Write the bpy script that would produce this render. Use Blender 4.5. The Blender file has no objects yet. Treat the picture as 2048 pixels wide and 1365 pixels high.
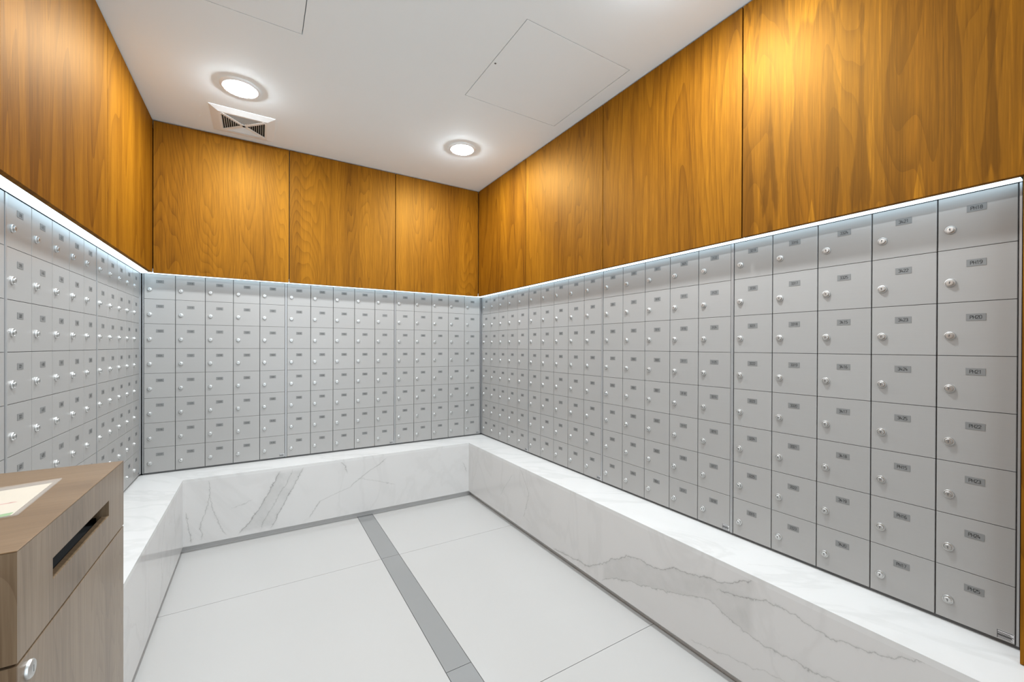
import bpy, bmesh, math, random
from mathutils import Matrix, Vector

random.seed(7)
scene = bpy.context.scene
COL = scene.collection

# ------------------------------------------------------------------ camera
F_PX, V0, TH, ROLL, PITCH, CAM_Z = 825.571, 695.569, 0.54843, 0.00364, -0.00325, 1.30
cam_data = bpy.data.cameras.new('camera')
cam = bpy.data.objects.new('camera', cam_data)
COL.objects.link(cam)
scene.camera = cam
cam_data.sensor_fit = 'HORIZONTAL'
cam_data.sensor_width = 36.0
cam_data.lens = F_PX / 2048 * 36.0
cam_data.shift_y = (V0 - 682.5) / 2048
cam_data.clip_start = 0.02
hr = Vector((math.cos(TH), -math.sin(TH), 0))
hf = Vector((math.sin(TH), math.cos(TH), 0))
up = Vector((0, 0, 1))
fw = hf * math.cos(PITCH) + up * math.sin(PITCH)
uu = -hf * math.sin(PITCH) + up * math.cos(PITCH)
rc = hr * math.cos(ROLL) + uu * math.sin(ROLL)
uc = -hr * math.sin(ROLL) + uu * math.cos(ROLL)
m = Matrix.Identity(4)
for i in range(3):
    m[i][0], m[i][1], m[i][2] = rc[i], uc[i], -fw[i]
m[2][3] = CAM_Z
cam.matrix_world = m

# ------------------------------------------------------------------ light and exposure
scene.view_settings.view_transform = 'Standard'
scene.view_settings.look = 'None'
scene.view_settings.gamma = 1.0
scene.view_settings.use_curve_mapping = False
scene.view_settings.exposure = 0.83
WORLD_STRENGTH = 1.35          # the bright lobby that the room opens onto
LAMP_STRENGTH = 300.0          # ceiling disc lights
COVE_STRENGTH = 2.0           # light line under the wood panels
world = bpy.data.worlds.new('World')
scene.world = world
world.use_nodes = True
bg = world.node_tree.nodes['Background']
bg.inputs[0].default_value = (0.83, 0.93, 1.0, 1)
bg.inputs[1].default_value = WORLD_STRENGTH
scene.cycles.blur_glossy = 0.2
scene.cycles.caustics_reflective = True
scene.cycles.max_bounces = 12
scene.cycles.diffuse_bounces = 6
scene.cycles.glossy_bounces = 6

# ------------------------------------------------------------------ measures (metres)
XL, XR, YB = -0.6555, 1.7983, 3.50          # faces of the mailboxes
ZT, ZB, ZC = 1.7598, 0.4703, 2.7309          # top and bottom of the boxes, ceiling
W = 0.0741                                   # boxes sit this far behind the wood
LD, LZ, LF = 0.248, 0.4584, 0.0394            # ledge depth, top, underside of its face
YE = 0.2395                                  # where the right-hand row of boxes ends
YF = -1.25                                   # open front of the room
ROW = (ZT - ZB) / 8

# ------------------------------------------------------------------ helpers
def link(o):
    COL.objects.link(o)
    return o

def tag(o, label=None, cat=None, group=None, kind=None):
    if label: o['label'] = label
    if cat: o['category'] = cat
    if group: o['group'] = group
    if kind: o['kind'] = kind
    return o

def empty(name, loc=(0, 0, 0), rz=0.0):
    o = bpy.data.objects.new(name, None)
    o.empty_display_size = 0.1
    o.location = loc
    o.rotation_euler = (0, 0, rz)
    return link(o)

class MB:
    """collects shapes, links them as one mesh object"""
    def __init__(self):
        self.v, self.f, self.mi, self.sm = [], [], [], []
    def face(self, pts, mi=0, smooth=False):
        n = len(self.v)
        self.v += [tuple(p) for p in pts]
        self.f.append(tuple(range(n, n + len(pts))))
        self.mi.append(mi); self.sm.append(smooth)
    def add(self, verts, faces, mi=0, smooth=False):
        n = len(self.v)
        self.v += [tuple(p) for p in verts]
        for f in faces:
            self.f.append(tuple(i + n for i in f)); self.mi.append(mi); self.sm.append(smooth)
        return self
    def box(self, x0, x1, y0, y1, z0, z1, mi=0):
        vs = [(x, y, z) for z in (z0, z1) for y in (y0, y1) for x in (x0, x1)]
        return self.add(vs, [(0, 2, 3, 1), (4, 5, 7, 6), (0, 1, 5, 4), (2, 6, 7, 3), (0, 4, 6, 2), (1, 3, 7, 5)], mi)
    def bbox(self, x0, x1, y0, y1, z0, z1, b=0.002, mi=0):
        """box with every edge chamfered by b"""
        bm = bmesh.new()
        vs = [bm.verts.new((x, y, z)) for z in (z0, z1) for y in (y0, y1) for x in (x0, x1)]
        for f in [(0, 2, 3, 1), (4, 5, 7, 6), (0, 1, 5, 4), (2, 6, 7, 3), (0, 4, 6, 2), (1, 3, 7, 5)]:
            bm.faces.new([vs[i] for i in f])
        bmesh.ops.bevel(bm, geom=bm.edges[:], offset=b, segments=2, affect='EDGES', profile=0.5)
        bm.verts.ensure_lookup_table()
        idx = {v: i for i, v in enumerate(bm.verts)}
        self.add([v.co[:] for v in bm.verts], [tuple(idx[v] for v in f.verts) for f in bm.faces], mi)
        bm.free()
        return self
    def prism(self, poly, ax, a0, a1, mi=0):
        """polygon in the two other axes swept along axis ax (0 x, 1 y, 2 z)"""
        def mk(p, a):
            q = list(p); q.insert(ax, a); return q
        n = len(poly)
        vs = [mk(p, a0) for p in poly] + [mk(p, a1) for p in poly]
        fs = [tuple(range(n))[::-1], tuple(range(n, 2 * n))] + [(i, (i + 1) % n, n + (i + 1) % n, n + i) for i in range(n)]
        return self.add(vs, fs, mi)
    def lathe(self, prof, cx, cy, cz, axis, seg=24, mi=0, smooth=True):
        """profile of (radius, distance along axis)"""
        vs, fs = [], []
        for r, a in prof:
            for k in range(seg):
                t = 2 * math.pi * k / seg
                p = [r * math.cos(t), r * math.sin(t)]
                p.insert(axis, a)
                vs.append((cx + p[0], cy + p[1], cz + p[2]))
        for i in range(len(prof) - 1):
            for k in range(seg):
                a, b = i * seg + k, i * seg + (k + 1) % seg
                fs.append((a, b, b + seg, a + seg))
        fs.append(tuple(range((len(prof) - 1) * seg, len(prof) * seg)))
        return self.add(vs, fs, mi, smooth)
    def mesh(self, name, mats):
        me = bpy.data.meshes.new(name)
        me.from_pydata(self.v, [], self.f)
        for mt in (mats if isinstance(mats, (list, tuple)) else [mats]):
            me.materials.append(mt)
        me.polygons.foreach_set('material_index', self.mi)
        me.polygons.foreach_set('use_smooth', self.sm)
        bm = bmesh.new(); bm.from_mesh(me)
        bmesh.ops.recalc_face_normals(bm, faces=bm.faces[:])
        bm.to_mesh(me); bm.free()
        me.update()
        return me
    def build(self, name, mats, parent=None, loc=(0, 0, 0)):
        o = bpy.data.objects.new(name, self.mesh(name, mats))
        o.location = loc
        o.parent = parent
        return link(o)

# ------------------------------------------------------------------ materials
class NT:
    def __init__(self, name):
        self.mat = bpy.data.materials.new(name)
        self.mat.use_nodes = True
        self.t = self.mat.node_tree
        self.b = self.t.nodes['Principled BSDF']
    def n(self, typ, **kw):
        nd = self.t.nodes.new(typ)
        for k, v in kw.items():
            setattr(nd, k, v)
        return nd
    def link(self, a, b):
        self.t.links.new(a, b)
    def put(self, sock, v):
        if hasattr(v, 'links') or hasattr(v, 'is_linked'):
            self.link(v, sock)
        else:
            sock.default_value = v
    def math(self, op, a, b=None, c=None, clamp=False):
        nd = self.n('ShaderNodeMath', operation=op, use_clamp=clamp)
        self.put(nd.inputs[0], a)
        if b is not None: self.put(nd.inputs[1], b)
        if c is not None: self.put(nd.inputs[2], c)
        return nd.outputs[0]
    def rng(self, v, a, b, c=0.0, d=1.0, smooth=True):
        nd = self.n('ShaderNodeMapRange')
        nd.interpolation_type = 'SMOOTHSTEP' if smooth else 'LINEAR'
        self.put(nd.inputs[0], v)
        for i, q in enumerate((a, b, c, d)):
            self.put(nd.inputs[i + 1], q)
        return nd.outputs[0]
    def noise(self, vec, scale, detail=3.0, rough=0.55, dist=0.0):
        nd = self.n('ShaderNodeTexNoise')
        self.put(nd.inputs['Vector'], vec)
        nd.inputs['Scale'].default_value = scale
        nd.inputs['Detail'].default_value = detail
        nd.inputs['Roughness'].default_value = rough
        nd.inputs['Distortion'].default_value = dist
        return nd.outputs[0]
    def comb(self, x, y, z):
        nd = self.n('ShaderNodeCombineXYZ')
        for i, q in enumerate((x, y, z)):
            self.put(nd.inputs[i], q)
        return nd.outputs[0]
    def sep(self, v):
        nd = self.n('ShaderNodeSeparateXYZ')
        self.link(v, nd.inputs[0])
        return nd.outputs
    def mix(self, f, a, b, blend='MIX'):
        nd = self.n('ShaderNodeMix', data_type='RGBA', blend_type=blend)
        self.put(nd.inputs[0], f)
        self.put(nd.inputs[6], a if hasattr(a, 'is_linked') else (*a, 1))
        self.put(nd.inputs[7], b if hasattr(b, 'is_linked') else (*b, 1))
        return nd.outputs[2]
    def ramp(self, f, stops):
        nd = self.n('ShaderNodeValToRGB')
        self.put(nd.inputs[0], f)
        el = nd.color_ramp.elements
        while len(el) < len(stops): el.new(0.5)
        for e, (p, c) in zip(el, stops):
            e.position = p; e.color = (*c, 1)
        return nd.outputs[0]
    def color(self, c, rough=0.5, metal=0.0, spec=0.5):
        self.put(self.b.inputs['Base Color'], c if hasattr(c, 'is_linked') else (*c, 1))
        self.put(self.b.inputs['Roughness'], rough)
        self.b.inputs['Metallic'].default_value = metal
        self.b.inputs['Specular IOR Level'].default_value = spec
        return self
    def bump(self, h, strength=0.1, dist=0.001):
        nd = self.n('ShaderNodeBump')
        nd.inputs['Strength'].default_value = strength
        nd.inputs['Distance'].default_value = dist
        self.link(h, nd.inputs['Height'])
        self.link(nd.outputs[0], self.b.inputs['Normal'])

def plain(name, c, rough=0.5, metal=0.0, spec=0.5, var=0.04, scale=8.0):
    """one colour with a faint mottling"""
    t = NT(name)
    pos = t.n('ShaderNodeNewGeometry').outputs['Position']
    k = t.noise(pos, scale, 3)
    lo = tuple(q * (1 - var) for q in c); hi = tuple(min(1, q * (1 + var)) for q in c)
    t.color(t.mix(k, lo, hi), rough, metal, spec)
    return t.mat

def wood(name, dark, mid, light, blotch=0.0, horiz=False, grain=1.0, rough=0.60, spec=0.03, scale=1.0, cathedral=1.0, sheen=0.052):
    """flat-cut veneer: cathedral figure from contours of a stretched noise, fine pores, optional dark flames"""
    t = NT(name)
    pos = t.n('ShaderNodeNewGeometry').outputs['Position']
    rnd = t.n('ShaderNodeObjectInfo').outputs['Random']
    x, y, z = t.sep(pos)
    across = t.math('ADD', x, y) if not horiz else y
    along = z if not horiz else x
    off = t.math('MULTIPLY', rnd, 37.0)
    a = t.math('ADD', across, off)
    v1 = t.comb(t.math('MULTIPLY', a, 3.2 * scale), t.math('MULTIPLY', along, 0.36 * scale), off)
    n1 = t.noise(v1, 1.0, 2.0, 0.42, 0.1)
    # growth-ring contours
    rings = t.math('MULTIPLY', n1, 48.0 * cathedral)
    saw = t.math('FRACT', rings)
    ring = t.math('POWER', saw, 3.0)
    v2 = t.comb(t.math('MULTIPLY', a, 75.0), t.math('MULTIPLY', along, 1.3), off)
    n2 = t.noise(v2, 1.0, 4.0, 0.6)
    v3 = t.comb(t.math('MULTIPLY', a, 260.0), t.math('MULTIPLY', along, 7.0), off)
    n3 = t.noise(v3, 1.0, 3.0, 0.6)
    v4 = t.comb(t.math('MULTIPLY', a, 7.0), t.math('MULTIPLY', along, 0.35), t.math('ADD', off, 5.0))
    n4 = t.noise(v4, 1.0, 2.0, 0.5)
    f = t.math('ADD', t.math('MULTIPLY', n4, 0.65), t.math('MULTIPLY', n2, 0.35))
    f = t.math('SUBTRACT', f, t.math('MULTIPLY', ring, 0.16 * grain))
    f = t.math('ADD', f, t.math('MULTIPLY', t.math('SUBTRACT', n3, 0.5), 0.60 * grain))
    c = t.ramp(f, [(0.22, dark), (0.45, mid), (0.70, light)])
    if blotch:
        v5 = t.comb(t.math('MULTIPLY', t.math('PINGPONG', t.math('ADD', across, 0.02), 0.145), 15.0), t.math('MULTIPLY', along, 1.7), t.math('ADD', t.math('MULTIPLY', across, 0.5), 11.0))
        n5 = t.noise(v5, 1.0, 1.5, 0.4, 0.6)
        n6 = t.noise(t.comb(t.math('MULTIPLY', a, 30.0), t.math('MULTIPLY', along, 14.0), off), 1.0, 2.0)
        fl = t.rng(t.math('ADD', n5, t.math('MULTIPLY', t.math('SUBTRACT', n6, 0.5), 0.05)), 0.485, 0.515)
        c = t.mix(t.math('MULTIPLY', fl, blotch), c, (0.46, 0.38, 0.26), 'MULTIPLY')
    t.color(c, rough, 0.0, spec)
    t.bump(n3, 0.06, 0.0006)
    if sheen:      # warm sheen of the veneer's fibres under the satin finish
        gl = t.n('ShaderNodeBsdfGlossy')
        gl.inputs['Color'].default_value = (1.0, 0.55, 0.13, 1)
        gl.inputs['Roughness'].default_value = 0.53
        mx = t.n('ShaderNodeMixShader')
        mx.inputs[0].default_value = sheen
        t.link(t.b.outputs[0], mx.inputs[1]); t.link(gl.outputs[0], mx.inputs[2])
        t.link(mx.outputs[0], t.t.nodes['Material Output'].inputs[0])
    return t.mat

def curve_of(t, coord, pts):
    """polyline pts [(u, v)] with u rising, as a function node: v(u) and a mask for u in range"""
    us = [p[0] for p in pts]; vs = [p[1] for p in pts]
    u0, u1 = min(us), max(us); v0, v1 = min(vs) - 1e-3, max(vs) + 1e-3
    fc = t.n('ShaderNodeFloatCurve')
    cm = fc.mapping.curves[0]
    q = sorted(((u - u0) / (u1 - u0), (v - v0) / (v1 - v0)) for u, v in pts)
    while len(cm.points) < len(q): cm.points.new(0.5, 0.5)
    for p, (a, b) in zip(cm.points, q):
        p.location = (a, b); p.handle_type = 'VECTOR'
    fc.mapping.update()
    un = t.rng(coord, u0, u1, 0, 1, smooth=False)
    t.link(un, fc.inputs['Value'])
    v = t.math('MULTIPLY_ADD', fc.outputs[0], v1 - v0, v0)
    mask = t.math('MULTIPLY', t.rng(coord, u0 - 0.004, u0 + 0.03), t.rng(coord, u1 - 0.03, u1 + 0.004, 1.0, 0.0))
    return v, mask

def marble(name, veins=(), fills=(), haze=0.25, base=(0.57, 0.555, 0.54), rough=0.10):
    """white marble; veins: (axis 'z' or 'x'/'y' the vein is a function of, points, width, strength)"""
    t = NT(name)
    pos = t.n('ShaderNodeNewGeometry').outputs['Position']
    j1 = t.noise(pos, 9.0, 5.0, 0.62)
    j2 = t.noise(pos, 55.0, 3.0, 0.6)
    x, y, z = t.sep(pos)
    jit = t.math('ADD', t.math('MULTIPLY', t.math('SUBTRACT', j1, 0.5), 0.05), t.math('MULTIPLY', t.math('SUBTRACT', j2, 0.5), 0.022))
    h = t.math('ADD', x, y)
    soft = t.noise(t.comb(t.math('MULTIPLY', h, 1.6), z, t.math('MULTIPLY', y, 1.2)), 1.0, 5.0, 0.55, 1.6)
    tot = t.math('MULTIPLY', t.rng(t.math('ABSOLUTE', t.math('SUBTRACT', soft, 0.5)), 0.0, 0.05, 1.0, 0.0), 0.30 * haze)
    soft2 = t.noise(pos, 2.3, 4.0, 0.55, 0.8)
    tot = t.math('ADD', tot, t.math('MULTIPLY', t.rng(soft2, 0.48, 0.75), 0.22 * haze))
    for dep, pts, width, strength in veins:
        c = {'x': x, 'y': y, 'z': z}[dep[0]]; o = {'x': x, 'y': y, 'z': z}[dep[1]]
        v, mask = curve_of(t, c, pts)
        d = t.math('ABSOLUTE', t.math('SUBTRACT', t.math('ADD', o, jit), v))
        w = t.math('MULTIPLY', t.math('ADD', j2, 0.35), width * 1.5)
        core = t.math('DIVIDE', w, t.math('ADD', w, d))
        core = t.math('POWER', core, 3.0)
        tot = t.math('ADD', tot, t.math('MULTIPLY', t.math('MULTIPLY', core, mask), strength * 1.25))
    for dep, pa, pb, strength in fills:      # soft grey clouds between two polylines
        c = {'x': x, 'y': y, 'z': z}[dep[0]]; o = {'x': x, 'y': y, 'z': z}[dep[1]]
        va, ma = curve_of(t, c, pa); vb, mb_ = curve_of(t, c, pb)
        oo = t.math('ADD', o, jit)
        inside = t.math('MULTIPLY', t.rng(t.math('SUBTRACT', oo, va), -0.006, 0.012), t.rng(t.math('SUBTRACT', vb, oo), -0.006, 0.012))
        inside = t.math('MULTIPLY', inside, t.math('MULTIPLY', ma, mb_))
        inside = t.math('MULTIPLY', inside, t.rng(j1, 0.25, 0.7, 0.45, 1.0))
        tot = t.math('ADD', tot, t.math('MULTIPLY', inside, strength))
    tot = t.math('MINIMUM', tot, 1.0)
    t.color(t.mix(tot, base, (0.20, 0.193, 0.18)), rough, 0.0, 0.5)
    return t.mat

M = {}
M['paint'] = plain('ceiling_paint', (0.87, 0.94, 0.97), 0.75, 0, 0.25, 0.012, 3)
M['white'] = plain('white_enamel', (0.87, 0.92, 0.94), 0.4, 0, 0.5, 0.01)
M['wall'] = plain('wall_paint', (0.80, 0.80, 0.79), 0.7, 0, 0.3, 0.015, 4)
M['dark'] = plain('dark_cavity', (0.03, 0.03, 0.03), 0.8, 0, 0.2)
WD, WM, WL = (0.080, 0.025, 0.0010), (0.158, 0.057, 0.0022), (0.25, 0.099, 0.0045)
M['wood'] = wood('walnut_veneer', WD, WM, WL)
M['wood_flame'] = wood('flame_walnut_veneer', WD, WM, (0.36, 0.142, 0.0065), blotch=0.8, cathedral=0.8, grain=0.7)
M['wood_straight'] = wood('straight_walnut_veneer', WD, WM, WL, cathedral=0.45, scale=0.7)
TD, TM, TL = (0.10, 0.065, 0.036), (0.165, 0.113, 0.068), (0.24, 0.175, 0.113)
M['taupe'] = wood('taupe_veneer', TD, TM, TL, grain=0.8, rough=0.28, spec=0.4, sheen=0, scale=2.0, cathedral=0.7)
M['taupe_top'] = wood('taupe_veneer_top', (0.105, 0.060, 0.027), (0.155, 0.093, 0.045), (0.205, 0.13, 0.069), horiz=True, grain=0.6, rough=0.3, spec=0.4, sheen=0, scale=2.0, cathedral=0.5)

def satin_metal():
    t = NT('satin_aluminium')
    pos = t.n('ShaderNodeNewGeometry').outputs['Position']
    x, y, z = t.sep(pos)
    h = t.math('ADD', x, y)
    n = t.noise(t.comb(t.math('MULTIPLY', h, 4.0), t.math('MULTIPLY', z, 220.0), 0.0), 1.0, 3.0, 0.6)
    rnd = t.n('ShaderNodeObjectInfo').outputs['Random']
    k = t.math('ADD', t.math('MULTIPLY', n, 0.5), t.math('MULTIPLY', rnd, 0.5))
    t.color(t.mix(k, (0.322, 0.313, 0.301), (0.350, 0.341, 0.328)), 0.33, 0.10, 0.5)
    return t.mat
M['door'] = satin_metal()
M['frame'] = plain('aluminium_frame', (0.42, 0.42, 0.42), 0.35, 0.5)
M['gap'] = plain('shadow_gap', (0.10, 0.10, 0.10), 0.7, 0.0)
M['chrome'] = plain('chrome', (0.62, 0.62, 0.61), 0.38, 1.0, 0.5, 0.01)
M['plate'] = plain('grey_plate', (0.185, 0.185, 0.18), 0.5, 0.0)
M['ink'] = plain('dark_ink', (0.03, 0.03, 0.03), 0.6)
M['sticker'] = plain('silver_sticker', (0.62, 0.62, 0.62), 0.4, 0.3)
M['tile'] = plain('polished_porcelain', (0.42, 0.41, 0.395), 0.14, 0, 0.35, 0.012, 1.5)
M['tile_grey'] = plain('grey_porcelain', (0.23, 0.23, 0.225), 0.13, 0, 0.5, 0.02, 3)
M['grout'] = plain('grout', (0.30, 0.30, 0.29), 0.8)
M['plinth'] = plain('grey_plinth', (0.50, 0.49, 0.48), 0.4)

def emit(name, c, s):
    mt = bpy.data.materials.new(name)
    mt.use_nodes = True
    nt = mt.node_tree
    nt.nodes.remove(nt.nodes['Principled BSDF'])
    e = nt.nodes.new('ShaderNodeEmission')
    e.inputs[0].default_value = (*c, 1); e.inputs[1].default_value = s
    nt.links.new(e.outputs[0], nt.nodes['Material Output'].inputs[0])
    return mt
M['lamp'] = emit('lamp_lens', (0.88, 0.95, 1.0), LAMP_STRENGTH)
M['cove'] = emit('cove_diffuser', (0.66, 0.86, 1.0), COVE_STRENGTH)

M['m_top'] = marble('marble_ledge_top', haze=0.35, base=(0.60, 0.59, 0.575), rough=0.16)
zx = lambda P: [(z, x) for x, z in P]
A1 = zx([(0.12, .437), (.094, .37), (.059, .295), (0, .202), (-.059, .122), (-.116, .05)])
A2 = zx([(.273, .443), (.225, .361), (.161, .24), (.11, .144), (.059, .05)])
A3 = zx([(.20, .44), (.15, .33), (.085, .22), (.03, .12), (0.0, .05)])
M['m_back'] = marble('marble_back', veins=[
    ('zx', A1, .0050, .75), ('zx', A2, .0045, .7), ('zx', A3, .003, .45),
    ('zx', zx([(.847, .431), (.788, .38), (.631, .293), (.576, .245), (.447, .205), (.367, .177), (.328, .123), (.29, .064)]), .0042, .65),
    ('xz', [(.62, .29), (.674, .286), (.776, .256), (.921, .202)], .0022, .4),
    ('zx', zx([(-.282, .44), (-.275, .356), (-.288, .238), (-.315, .157), (-.319, .055)]), .003, .6),
    ('zx', zx([(-.275, .345), (-.253, .242), (-.226, .148), (-.181, .06)]), .003, .5),
    ('zx', zx([(-.40, .261), (-.379, .171), (-.366, .104), (-.375, .047)]), .003, .65),
    ('zx', zx([(.504, .453), (.54, .404), (.552, .345)]), .0035, .65),
    ('xz', [(-.162, .229), (-.106, .246), (-.035, .272)], .002, .45),
    ('zx', zx([(1.49, .31), (1.51, .26), (1.53, .2)]), .003, .45)],
    fills=[('zx', A1, A2, .24)], haze=0.2)
T0 = [(2.05, .05), (1.738, .08), (1.622, .134), (1.541, .204), (1.453, .257), (1.382, .279), (1.263, .281), (1.18, .32), (1.031, .359), (.908, .388), (.82, .447)][::-1]
T1 = [(1.621, .055), (1.515, .121), (1.393, .153), (1.252, .197), (1.106, .241), (.998, .276), (.872, .235), (.732, .223), (.577, .247), (.40, .235), (.2, .22)][::-1]
T2 = [(.975, .335), (.852, .363), (.787, .39), (.692, .394), (.602, .377), (.544, .386), (.457, .403), (.394, .428), (.337, .449), (.27, .456)][::-1]
M['m_right'] = marble('marble_right', veins=[
    ('yz', T0, .0042, .6), ('yz', T1, .0036, .5), ('yz', T2, .0034, .55),
    ('zy', [(.104, 2.267), (.13, 2.369), (.23, 2.335), (.312, 2.313), (.384, 2.371), (.454, 2.418)], .003, .5),
    ('zy', [(.161, 2.716), (.256, 2.633), (.383, 2.516)], .0024, .4),
    ('yz', [(.25, .12), (.5, .16), (.8, .13), (1.1, .06)], .0024, .35)],
    fills=[('yz', [(u, v) for u, v in T1 if u < 1.7], [(u, v) for u, v in T0 if u < 1.7], .22)], haze=0.22)
M['m_left'] = marble('marble_left', veins=[
    ('zy', [(.05, 2.55), (.15, 2.62), (.28, 2.6), (.44, 2.7)], .003, .4),
    ('zy', [(.05, 2.95), (.2, 3.0), (.44, 2.93)], .0025, .35)], haze=0.25)

# ------------------------------------------------------------------ the room
def slab_with_holes(xs, ys, holes, z0, z1):
    mb = MB()
    for i in range(len(xs) - 1):
        for j in range(len(ys) - 1):
            cx, cy = (xs[i] + xs[i + 1]) / 2, (ys[j] + ys[j + 1]) / 2
            if any(a < cx < b and c < cy < d for a, b, c, d in holes): continue
            mb.box(xs[i], xs[i + 1], ys[j], ys[j + 1], z0, z1)
    return mb

XO0, XO1, YO = XL - 0.36, XR + 0.36, YB + 0.36       # outer planes
# floor: screed below, tiles as parts with open joints
floor = MB().box(XO0, XO1, YF, YO, -0.08, -0.010).build('floor', M['grout'])
tag(floor, kind='structure')
J = 0.0012
bx0, bx1 = 0.633, 0.743
xcuts_l = [XL, bx0]; xcuts_r = [bx1, XR]
ycuts = [YF, 0.05, 1.30, 2.553, YB]
for (xa, xb) in ((XL, bx0), (bx1, XR)):
    for k in range(4):
        MB().bbox(xa + J, xb - J, ycuts[k] + J, ycuts[k + 1] - J, -0.010, 0.0, 0.0006).build('floor_tile', M['tile'], floor)
bc = [YF, -0.98, 0.28, 1.53, 2.556, YB]
for k in range(5):
    MB().bbox(bx0 + J, bx1 - J, bc[k] + J, bc[k + 1] - J, -0.010, 0.0, 0.0006).build('floor_band_tile', M['tile_grey'], floor)

# ceiling with two openings for the access panels
pr = (0.994, 1.631, 1.510, 2.154)
pl = (-0.472, 0.166, 1.486, 2.131)
ceil = slab_with_holes([XO0, pl[0], pl[1], pr[0], pr[1], XO1], [YF, pl[2], pr[2], pl[3], pr[3], YO],
                       [(pr[0], pr[1], pr[2], pr[3]), (pl[0], pl[1], pl[2], pl[3])], ZC, ZC + 0.02)
ceil.box(XO0, XO1, YF, YO, ZC + 0.06, ZC + 0.08)
ceil = ceil.build('ceiling', M['paint'])
tag(ceil, kind='structure')

def access_panel(r, label, hole):
    t = empty('ceiling_access_panel', ((r[0] + r[1]) / 2, (r[2] + r[3]) / 2, ZC))
    tag(t, label, 'access panel', 'access panels in the ceiling')
    hx, hy = (r[1] - r[0]) / 2, (r[3] - r[2]) / 2
    g = 0.0035
    MB().bbox(-hx + g, hx - g, -hy + g, hy - g, 0.0, 0.014, 0.0008).build('panel', M['paint'], t)
    MB().box(-hx + .0005, hx - .0005, -hy + .0005, hy - .0005, 0.0155, 0.0195).build('backing_frame', M['frame'], t)
    if hole:
        MB().lathe([(0.005, 0.0), (0.005, -0.0012), (0.0035, -0.0018)], -0.298, 0.0, 0.0, 2, 14).build('key_lock', M['gap'], t)
access_panel(pr, 'white square ceiling access panel with small dark key lock, close to right wall', True)
access_panel(pl, 'white ceiling access panel cut by the top edge, above the left disc light', False)

# walls: masonry behind, bulkhead above the boxes, wood panels as parts
GAPW = 0.0050
def wood_panels(wall, ax, plane, out, cuts, mats, z0, z1, th=0.020):
    """ax: axis the wall runs along (0 x, 1 y); plane: position of the visible face; out: direction of its back"""
    for k in range(len(cuts) - 1):
        a, b = cuts[k] + GAPW / 2, cuts[k + 1] - GAPW / 2
        p0, p1 = sorted((plane, plane + out * th))
        mb = MB()
        if ax == 0: mb.bbox(a, b, p0, p1, z0, z1, 0.0008)
        else: mb.bbox(p0, p1, a, b, z0, z1, 0.0008)
        mb.build('wood_panel', mats[k], wall)

ZP = ZC - 0.006           # shadow gap under the ceiling
back = MB().box(XO0, XO1, YO - 0.05, YO, 0, ZC)
back.box(XL + W + .02, XR - W - .02, YB - W + 0.022, YO - 0.05, ZT + 0.03, ZC)
wall_back = tag(back.build('wall_back', M['gap']), kind='structure')
wood_panels(wall_back, 0, YB - W, 1, [XL + W + 0.001, 0.182, 0.958, XR - W - 0.001],
            [M['wood']] * 3, ZT, ZP)
right = MB().box(XO1 - 0.05, XO1, YF, YO - .05, 0, ZC)
right.box(XR - W + 0.022, XO1 - 0.05, YF, YO - 0.05, ZT + 0.03, ZC)
right.box(XR - W + 0.022, XO1 - 0.05, YF, YE - 0.011, LZ + 0.002, ZT + 0.03)
right.box(XR + 0.022, XO1 - 0.05, YF, YE - 0.011, 0.0, LZ + 0.002)
wall_right = tag(right.build('wall_right', M['gap']), kind='structure')
wood_panels(wall_right, 1, XR - W, 1, [YF, -0.675, 0.150, 0.977, 1.802, 2.628, YB - W - 0.001],
            [M['wood'], M['wood'], M['wood_flame'], M['wood_straight'], M['wood'], M['wood_straight']], ZT, ZP)
wood_panels(wall_right, 1, XR - W, 1, [YF, -0.675, YE - 0.0085], [M['wood'], M['wood']], LZ + 0.002, ZT - GAPW)
YL = 1.0435               # near end of the left-hand row
left = MB().box(XO0, XO0 + 0.05, YF, YO - .05, 0, ZC)
left.box(XO0 + 0.05, XL + W - 0.022, YF, YO - 0.05, ZT + 0.03, ZC)
left.box(XO0 + 0.05, XL + W - 0.022, YF, YL - 0.011, 0.0, ZT + 0.03)
wall_left = tag(left.build('wall_left', M['gap']), kind='structure')
wood_panels(wall_left, 1, XL + W, -1, [YF, -1.07, -0.173, 0.725, 1.622, 2.517, YB - W - 0.001],
            [M['wood'], M['wood'], M['wood'], M['wood_straight'], M['wood_straight'], M['wood_straight']], ZT, ZP)
wood_panels(wall_left, 1, XL + W, -1, [YF, -0.80, YL - 0.0085], [M['wood'], M['wood']], 0.003, ZT - GAPW)

# light line in the soffit over the boxes (trim with a diffuser)
def cove(name, ax, a, b, p_face, out):
    """trim between the wood and the boxes: p_face = plane of the boxes, out = direction into the room"""
    q0, q1 = sorted((p_face + out * (W - 0.0205), p_face + out * 0.004))
    tr = MB()
    (tr.box(a, b, q0, q1, ZT + 0.006, ZT + 0.028) if ax == 0 else tr.box(q0, q1, a, b, ZT + 0.006, ZT + 0.028))
    o = tag(tr.build(name, M['white']), kind='structure')
    mb = MB()
    n = max(1, int((b - a) / 0.2))
    for k in range(n):
        s, e = a + (b - a) * k / n, a + (b - a) * (k + 1) / n
        if ax == 0: mb.box(s, e, q0, q1, ZT + 0.001, ZT + 0.0055)
        else: mb.box(q0, q1, s, e, ZT + 0.001, ZT + 0.0055)
    mb.build('light_strip', M['cove'], o)
tag(MB().box(XL - .008, XL + .005, YB - .005, YB + .008, ZB, ZT).build('trim_4', M['frame']), kind='structure')
tag(MB().box(XR - .005, XR + .008, YB - .005, YB + .008, ZB, ZT).build('trim_5', M['frame']), kind='structure')
cove('trim_1', 1, YL, YB - W + 0.0205, XL, 1)
cove('trim_2', 0, XL + 0.004, XR - 0.004, YB, -1)
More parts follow.
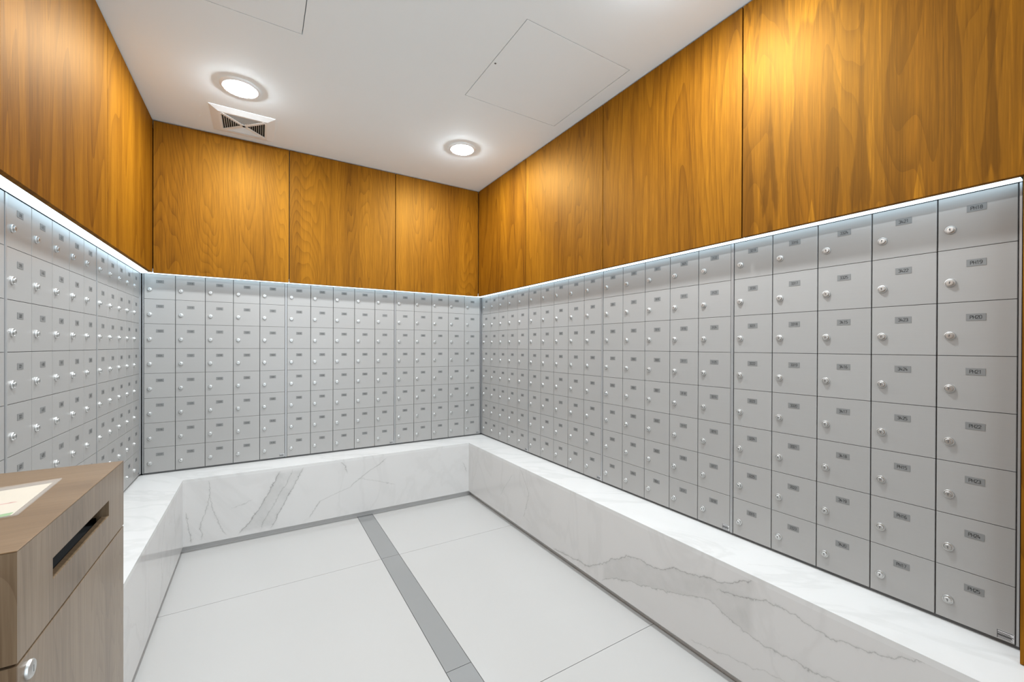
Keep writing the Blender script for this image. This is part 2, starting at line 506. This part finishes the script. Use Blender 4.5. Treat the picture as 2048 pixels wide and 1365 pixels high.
cove('trim_3', 1, YE, YB - W + 0.0205, XR, -1)

# ------------------------------------------------------------------ marble ledge
XA, XB_, YA = XL + LD, XR - LD, YB - LD
YLE = 1.215               # near end of the left-hand arm
TT = 0.020
ledge = empty('marble_ledge', ((XA + XB_) / 2, YB, 0))
tag(ledge, 'white grey-veined marble ledge running below the mailboxes on three walls', 'ledge')
def lp(mb, name, mat):
    o = mb.build(name, mat, ledge)
    o.location = (-ledge.location.x, -ledge.location.y, 0)
    return o
e = 0.0004
def poly_slab(poly, z0, z1):
    return MB().prism(poly, 2, z0, z1)
lp(poly_slab([(XL - .02, YLE), (XA, YLE), (XA, YA), (XL - .02, YB + .02 - .0)], LZ - TT, LZ), 'ledge_top', M['m_top'])
lp(poly_slab([(XA, YA), (XB_, YA), (XR + .02, YB + .02), (XL - .02, YB + .02)], LZ - TT, LZ), 'ledge_top', M['m_top'])
lp(poly_slab([(XB_, YF), (XR + .02, YF), (XR + .02, YB + .02), (XB_, YA)], LZ - TT, LZ), 'ledge_top', M['m_top'])
ZF1 = LZ - TT
lp(MB().box(XA - TT, XA, YLE, YA + TT, LF, ZF1), 'front_panel', M['m_left'])
lp(MB().box(XL, XA - TT - e, YLE, YLE + TT, LF, ZF1), 'end_panel', M['m_left'])
lp(MB().box(XA, XB_, YA, YA + TT, LF, ZF1), 'front_panel', M['m_back'])
lp(MB().box(XB_, XB_ + TT, YF, YA + TT, LF, ZF1), 'front_panel', M['m_right'])
kick = MB().box(XL + .05, XA - 0.03, YLE + .05, YB, 0, LF + .05).box(XA - .03, XB_ + .03, YA + 0.03, YB, 0, LF + .05).box(XB_ + 0.03, XR, YF, YB, 0, LF + .05)
lp(kick, 'toe_kick', M['plinth'])

# ------------------------------------------------------------------ mailbox units
GL = {'0': [[(1, 0), (3, 0), (4, 1), (4, 5), (3, 6), (1, 6), (0, 5), (0, 1), (1, 0)]],
      '1': [[(0.9, 5), (2.2, 6), (2.2, 0)]],
      '2': [[(0, 5), (1, 6), (3, 6), (4, 5), (4, 4), (0, 0), (4, 0)]],
      '3': [[(0, 5.4), (1, 6), (3, 6), (4, 5), (4, 4), (3, 3.1), (1.5, 3.1)], [(3, 3.1), (4, 2.2), (4, 1), (3, 0), (1, 0), (0, .6)]],
      '4': [[(1.2, 6), (0, 1.8), (4, 1.8)], [(2.8, 3.4), (2.8, 0)]],
      '5': [[(4, 6), (0.2, 6), (0, 3.5), (3, 3.5), (4, 2.5), (4, 1), (3, 0), (0, 0)]],
      '6': [[(3.5, 6), (1.5, 6), (0, 4), (0, 1), (1, 0), (3, 0), (4, 1), (4, 2.5), (3, 3.4), (0, 3.4)]],
      '7': [[(0, 6), (4, 6), (1.5, 0)]],
      '8': [[(1, 3.1), (0, 2.2), (0, 1), (1, 0), (3, 0), (4, 1), (4, 2.2), (3, 3.1), (1, 3.1), (.3, 4), (.3, 5), (1.2, 6), (2.8, 6), (3.7, 5), (3.7, 4), (3, 3.1)]],
      '9': [[(.5, 0), (2.5, 0), (4, 2), (4, 5), (3, 6), (1, 6), (0, 5), (0, 3.5), (1, 2.6), (4, 2.6)]],
      'P': [[(0, 0), (0, 6), (3, 6), (4, 5), (4, 4), (3, 3), (0, 3)]],
      'H': [[(0, 0), (0, 6)], [(4, 0), (4, 6)], [(0, 3), (4, 3)]]}
PW, PH_ = 0.0200, 0.0103      # half width, half height of a number plate
def plate_mesh(txt):
    mb = MB()
    mb.box(-PW, PW, -0.0008, 0.0006, -PH_, PH_, 0)
    s = 0.0095 / 6; adv = 0.0062
    x0 = -(adv * (len(txt) - 1) + 4 * s * 0.75) / 2
    hw = 0.00062
    for i, ch in enumerate(txt):
        for line in GL[ch]:
            pts = [(x0 + i * adv + px * s * 0.75, (py - 3) * s) for px, py in line]
            for (ax, az), (bx, bz) in zip(pts, pts[1:]):
                d = Vector((bx - ax, bz - az)); d.normalize()
                n = Vector((-d.y, d.x)) * hw; q = d * hw * 0.6
                mb.face([(ax - q.x + n.x, -0.00105, az - q.y + n.y), (bx + q.x + n.x, -0.00105, bz + q.y + n.y),
                         (bx + q.x - n.x, -0.00105, bz + q.y - n.y), (ax - q.x - n.x, -0.00105, az - q.y - n.y)], 1)
    return mb.mesh('number_plate', [M['plate'], M['ink']])

lock_mb = MB().lathe([(.0128, .0008), (.0128, -.0030), (.0117, -.0052), (.0103, -.0056), (.0096, -.0038)], 0, 0, 0, 1, 24, 0, False)
lock_mb.lathe([(.0097, -.0036), (.0078, -.0036)], 0, 0, 0, 1, 24, 2, False)
lock_mb.lathe([(.0080, -.0030), (.0080, -.0086), (.0072, -.0094), (.0045, -.0095)], 0, 0, 0, 1, 24, 0, False)
lock_mb.box(-.0010, .0010, -.00975, -.0093, -.0040, .0040, 1)
lock_mb.lathe([(.0019, -.0093), (.0019, -.00978)], 0, 0, .0018, 1, 10, 1)
LOCK = lock_mb.mesh('lock', [M['chrome'], M['gap'], M['frame']])

def door_mesh(pw):
    """door face at y=0, thickness to +y, hinge side rolled; origin at its lower left cell corner"""
    gx, gz, ch, th = 0.0016, 0.0009, 0.0010, 0.009
    x0, x1, z0, z1 = gx, pw - gx, gz, ROW - gz
    vs = [(x, y, z) for z in (z0, z1) for x, y in ((x0, th), (x0, ch), (x0 + ch, 0), (x1 - ch, 0), (x1, ch), (x1, th))]
    fs = [(i, i + 1, i + 7, i + 6) for i in range(5)] + [(0, 1, 2, 3, 4, 5), (6, 7, 8, 9, 10, 11)]
    return MB().add(vs, fs).mesh('mailbox_door', M['door'])

def sticker_mesh():
    mb = MB().box(-.0160, .0160, -.0006, .0004, -.0120, .0120, 0)
    for z, h, x1 in ((.0105, .0009, .015), (.0058, .0007, .009), (.0034, .0007, .011), (.0004, .0010, .015), (-.0026, .0016, .012),
                     (-.0058, .0006, .014), (-.0080, .0006, .010), (-.0102, .0006, .013)):
        mb.box(-.0150, x1, -.0007, -.0005, z - h, z + h, 1)
    mb.box(-.0158, -.0145, -.0007, -.0005, -.0118, .0118, 1)
    return mb.mesh('maker_label', [M['sticker'], M['ink']])
STICKER = sticker_mesh()

SIDE = 0.0065
door_cache = {}
def mailbox_unit(origin, rz, width, numbers, label):
    t = empty('mailbox_unit', (origin[0], origin[1], ZB), rz)
    tag(t, label, 'mailboxes', 'mailbox units')
    H = ZT - ZB
    fr = MB()
    fr.prism([(0.0004, 0.0095), (width - 0.0004, 0.0095), (width - 0.16, 0.15), (0.16, 0.15)], 2, 0.0, H, 1)
    fr.box(0.0004, SIDE - .0012, -0.0015, 0.0095, 0.0, H - .001, 0)
    fr.box(width - SIDE + .0012, width - .0004, -0.0015, 0.0095, 0.0, H - .001, 0)
    fr.build('cabinet', [M['frame'], M['gap']], t)
    MB().box(0.0004, width - .0004, 0.008, 0.03, -(ZB - LZ) + .0006, -0.0004).build('base_plinth', M['gap'], t)
    pw = (width - 2 * SIDE) / 5
    key = round(pw, 4)
    if key not in door_cache: door_cache[key] = door_mesh(pw)
    for c in range(5):
        for r in range(8):
            d = bpy.data.objects.new('mailbox_door', door_cache[key])
            d.parent = t
            d.location = (SIDE + pw * c, 0, H - ROW * (r + 1))
            link(d)
            k = bpy.data.objects.new('lock', LOCK)
            k.parent = d
            k.location = (0.0288, 0, 0.0604)
            k.rotation_euler = (0, random.uniform(-.25, .25), 0)
            link(k)
            p = bpy.data.objects.new('number_plate', plate_mesh(numbers[c * 8 + r]))
            p.parent = d
            p.location = (pw / 2 + 0.0014, 0, ROW - 0.0465)
            link(p)
            if c == 4 and r == 7:
                s = bpy.data.objects.new('maker_label', STICKER)
                s.parent = d
                s.location = (pw - 0.0185, 0, 0.0158)
                link(s)
    return t

floors = [str(n) for n in range(2, 35)] + ['PH']
seq = ['%s%02d' % (fl, n) for n in range(1, 15) for fl in ()]
seq = [fl + '%02d' % n for fl in ('33', '34', 'PH') for n in range(1, 15)]
for fl in floors:
    seq += [fl + str(n) for n in range(15, 26)]
seq = seq[-400:]
CG = 0.0115
PB = (XR - XL - 2 * CG) / 3
rb = [YB - CG, YE + 3 * 0.8195, YE + 2 * 0.8195, YE + 0.8195, YE]
lb = [YL, 1.8625, 2.681, YB - CG]
RZ = math.pi / 2
k = 0
for i, lab in enumerate(('silver mailbox unit at the left edge of the photo, behind the wooden drop box',
                         'silver mailbox unit in the middle of the left wall with knobs seen edge-on',
                         'silver mailbox unit on the left wall against the back left corner')):
    mailbox_unit((XL, lb[i]), RZ, lb[i + 1] - lb[i], seq[k:k + 40], lab); k += 40
for i, lab in enumerate(('silver mailbox unit on the back wall against the left corner',
                         'silver mailbox unit in the middle of the back wall',
                         'silver mailbox unit on the back wall against the right corner')):
    mailbox_unit((XL + CG + PB * i, YB), 0, PB, seq[k:k + 40], lab); k += 40
for i, lab in enumerate(('silver mailbox unit on the right wall against the back corner, farthest on that wall',
                         'silver mailbox unit second from the back corner on the right wall',
                         'silver mailbox unit on the right wall just before the one ending in PH25',
                         'silver mailbox unit nearest on the right wall, last column numbered PH18 to PH25')):
    mailbox_unit((XR, rb[i]), -RZ, rb[i] - rb[i + 1], seq[k:k + 40], lab); k += 40

# ------------------------------------------------------------------ ceiling lights and vent
def disc_light(x, y, label):
    t = empty('ceiling_disc_light', (x, y, ZC))
    tag(t, label, 'ceiling light', 'white disc lights on the ceiling')
    MB().lathe([(.0965, 0.0), (.0965, -.002), (.094, -.007), (.086, -.0105), (.0775, -.0110), (.0765, -.0095)], 0, 0, 0, 2, 56).build('trim_ring', M['white'], t)
    MB().lathe([(.0762, -.0096), (.0740, -.0128), (.067, -.0152), (.045, -.0178), (.012, -.0188)], 0, 0, 0, 2, 48).build('lens', M['lamp'], t)
disc_light(-0.0935, 2.747, 'round white disc light beside the square vent, left of the pair in view')
disc_light(1.249, 2.747, 'round white disc light near the back right corner of the ceiling')
disc_light(-0.0935, 1.02, 'round white disc light overhead in front of the wooden drop box')
disc_light(1.249, 1.02, 'round white disc light on the ceiling above the near end of the right wall')

vent = empty('ceiling_vent', (-0.0893, 3.186, ZC))
tag(vent, 'square white four-way ceiling vent with crossed slats by the back left corner', 'vent')
vo, vi = 0.1725, 0.117
fr = MB()
rings = [(vo, 0.0), (vo, -.003), (vi + .012, -.016), (vi, -.016), (vi, -.001)]
for (ra, za), (rb_, zb_) in zip(rings, rings[1:]):
    ca = [(-ra, -ra), (ra, -ra), (ra, ra), (-ra, ra)]; cb = [(-rb_, -rb_), (rb_, -rb_), (rb_, rb_), (-rb_, rb_)]
    for q in range(4):
        w_ = (q + 1) % 4
        fr.face([(*ca[q], za), (*ca[w_], za), (*cb[w_], zb_), (*cb[q], zb_)])
fr.build('frame', M['white'], vent)
MB().box(-vi, vi, -vi, vi, -.0012, -.0004).build('duct_opening', M['dark'], vent)
for sgn in (1, -1):
    n = Vector((1, sgn, 0)).normalized(); s_ = Vector((-sgn, 1, 0)).normalized() * 0.0095
    e0, e1 = -n * (vi * 1.414 - .006), n * (vi * 1.414 - .006)
    q = MB()
    lo = [(e0 - s_), (e1 - s_), (e1 + s_), (e0 + s_)]
    q.add([(v.x, v.y, -.0175) for v in lo] + [(v.x, v.y, -.0125) for v in lo],
          [(0, 1, 2, 3), (4, 5, 6, 7), (0, 1, 5, 4), (1, 2, 6, 5), (2, 3, 7, 6), (3, 0, 4, 7)])
    q.build('diagonal_bar', M['white'], vent)
for quad in range(4):
    rot = Matrix.Rotation(quad * math.pi / 2, 3, 'Z')
    for j in range(9):
        d = 0.0205 + j * 0.0117
        L = d - 0.006
        q = MB()
        s0, s1 = (-.0035, .0055) if quad in (0, 2) else (-.0005, .0015)      # two sides lean outwards, the other two stand steeper
        a = [(-L + .004, d + s0, -.0035), (L - .004, d + s0, -.0035), (L, d + s1, -.0155), (-L, d + s1, -.0155)]
        pts = [rot @ Vector(p) for p in a]
        up_ = rot @ Vector((0, .0012, .0006))
        q.add([p[:] for p in pts] + [(p + up_)[:] for p in pts],
              [(0, 1, 2, 3), (4, 5, 6, 7), (0, 1, 5, 4), (1, 2, 6, 5), (2, 3, 7, 6), (3, 0, 4, 7)])
        q.build('slat', M['white'], vent)

# ------------------------------------------------------------------ wooden mail drop box in the left foreground
BX0, BX1, BY0, BY1, BZ = -0.572, -0.2503, 0.7375, 1.195, 1.05
ZS = 0.9128
drop = empty('mail_drop_box', ((BX0 + BX1) / 2, (BY0 + BY1) / 2, 0))
tag(drop, 'taupe wooden mail drop box with a slot and a lock in the left foreground', 'mail drop box')
def dp(mb, name, mats, parent=None):
    o = mb.build(name, mats, parent or drop)
    if parent is None: o.location = (-drop.location.x, -drop.location.y, 0)
    return o
dp(MB().bbox(BX0, BX1, BY0, BY1, BZ - 0.0016, BZ, 0.0006), 'top', M['taupe_top'])
# upper section with a real slot through its right face
sy0, sy1, sz0, sz1, th = 0.8383, 1.0940, 0.9665, 0.9965, 0.018
u = MB()
z1 = BZ - 0.0017
u.box(BX1 - th, BX1, BY0, sy0, ZS, z1); u.box(BX1 - th, BX1, sy1, BY1, ZS, z1)
u.box(BX1 - .011, BX1, sy0, sy1, ZS, sz0 - .004); u.box(BX1 - th, BX1, sy0, sy1, sz1, z1)
u.box(BX1 - .011, BX1, sy0, sy1, sz0 - .004, sz0)
u.box(BX1 - .034, BX1 - th, sy1, sy1 + .01, sz0, sz1)
u.box(BX0, BX1 - th, BY0, BY0 + th, ZS, z1); u.box(BX0, BX1 - th, BY1 - th, BY1, ZS, z1); u.box(BX0, BX0 + th, BY0 + th, BY1 - th, ZS, z1)
dp(u, 'upper_section', M['taupe'])
dp(MB().box(BX1 - 0.075, BX1 - 0.0345, sy0 - .02, sy1 + .02, sz0 - .03, z1 - .002).box(BX1 - 0.0345, BX1 - .0112, sy0 - .02, sy1 + .02, sz0 - .03, sz0 - .014), 'slot_shade_fill', M['dark'])  # near-black boxes put the shade inside the slot into colour
dp(MB().box(BX0 + .02, BX1 - .01, BY0 + .01, BY1 - .02, ZS - .004, ZS + .0015), 'shadow_gap', M['dark'])
g = 0.0035
low = MB().bbox(BX0, BX1 - 0.0205, BY0, BY1, 0.0, ZS - g, 0.001)
dp(low, 'lower_carcass', M['taupe'])
door = dp(MB().bbox(BX1 - 0.020, BX1, BY0, BY1, 0.06, ZS - g, 0.0008), 'door', M['taupe'])
kl = MB().lathe([(.0115, -.0004), (.0115, .0026), (.0102, .0040), (.0070, .0040), (.0066, .0046), (.0020, .0047)], 0, 0, 0, 0, 26)
kl.box(.0046, .00485, -.0006, .0006, -.0042, .0042, 1)
o = kl.build('cam_lock', [M['chrome'], M['gap']], door)
o.location = (BX1, 0.7662, 0.8868)

# notice under a clear cover lying on the drop box
M['paper'] = plain('cream_paper', (0.47, 0.395, 0.295), 0.6, 0, 0.3, 0.01)
M['red'] = plain('red_print', (0.42, 0.12, 0.08), 0.6)
M['green'] = plain('green_print', (0.10, 0.24, 0.03), 0.6)
def acrylic():
    t = NT('clear_acrylic')
    t.color((0.9, 0.92, 0.9), 0.05, 0, 0.5)
    t.b.inputs['Alpha'].default_value = 0.12
    return t.mat
M['acrylic'] = acrylic()
notice = empty('notice_sheet', (-0.3185, 1.0654, BZ))
tag(notice, 'cream notice with red arrow and green edge under clear cover on the drop box', 'notice')
ux = Vector((-0.3756 + 0.3185, 1.0489 - 1.0654, 0)).normalized()         # along the far edge, leftwards
uy = Vector((-0.309 + 0.3185, 0.8998 - 1.0654, 0)).normalized()          # along the right edge, towards the camera
def quadz(mb, a0, a1, b0, b1, z0, z1, mi=0):
    c = [ux * a + uy * b for a, b in ((a0, b0), (a1, b0), (a1, b1), (a0, b1))]
    mb.add([(p.x, p.y, z0) for p in c] + [(p.x, p.y, z1) for p in c],
           [(0, 1, 2, 3), (4, 5, 6, 7), (0, 1, 5, 4), (1, 2, 6, 5), (2, 3, 7, 6), (3, 0, 4, 7)], mi)
    return mb
sh = MB()
quadz(sh, 0, 0.205, 0, 0.172, 0.0002, 0.0008, 0)
quadz(sh, 0.002, 0.205, 0.157, 0.1718, 0.00081, 0.00085, 2)               # printed green edge
def inpaper(px, py):
    d = Vector((px + 0.3185, py - 1.0654, 0))
    mm = Matrix(((ux.x, uy.x), (ux.y, uy.y))).inverted()
    return mm @ Vector((d.x, d.y))
ar0, ar1 = inpaper(-0.375, 0.9530), inpaper(-0.3256, 0.9654)
dirv = (ar1 - ar0).normalized(); nrm = Vector((-dirv.y, dirv.x))
def flat(pts, mi, z=0.00086):
    sh.face([tuple((ux * p.x + uy * p.y) + Vector((0, 0, z))) for p in pts], mi)
flat([ar0 + nrm * .0018, ar1 - dirv * .008 + nrm * .0018, ar1 - dirv * .008 - nrm * .0018, ar0 - nrm * .0018], 1)
flat([ar1 - dirv * .010 + nrm * .0036, ar1, ar1 - dirv * .010 - nrm * .0036], 1)
sh.build('paper', [M['paper'], M['red'], M['green']], notice)
quadz(MB(), -0.008, 0.213, -0.019, 0.180, 0.0010, 0.0030).build('clear_cover', M['acrylic'], notice)
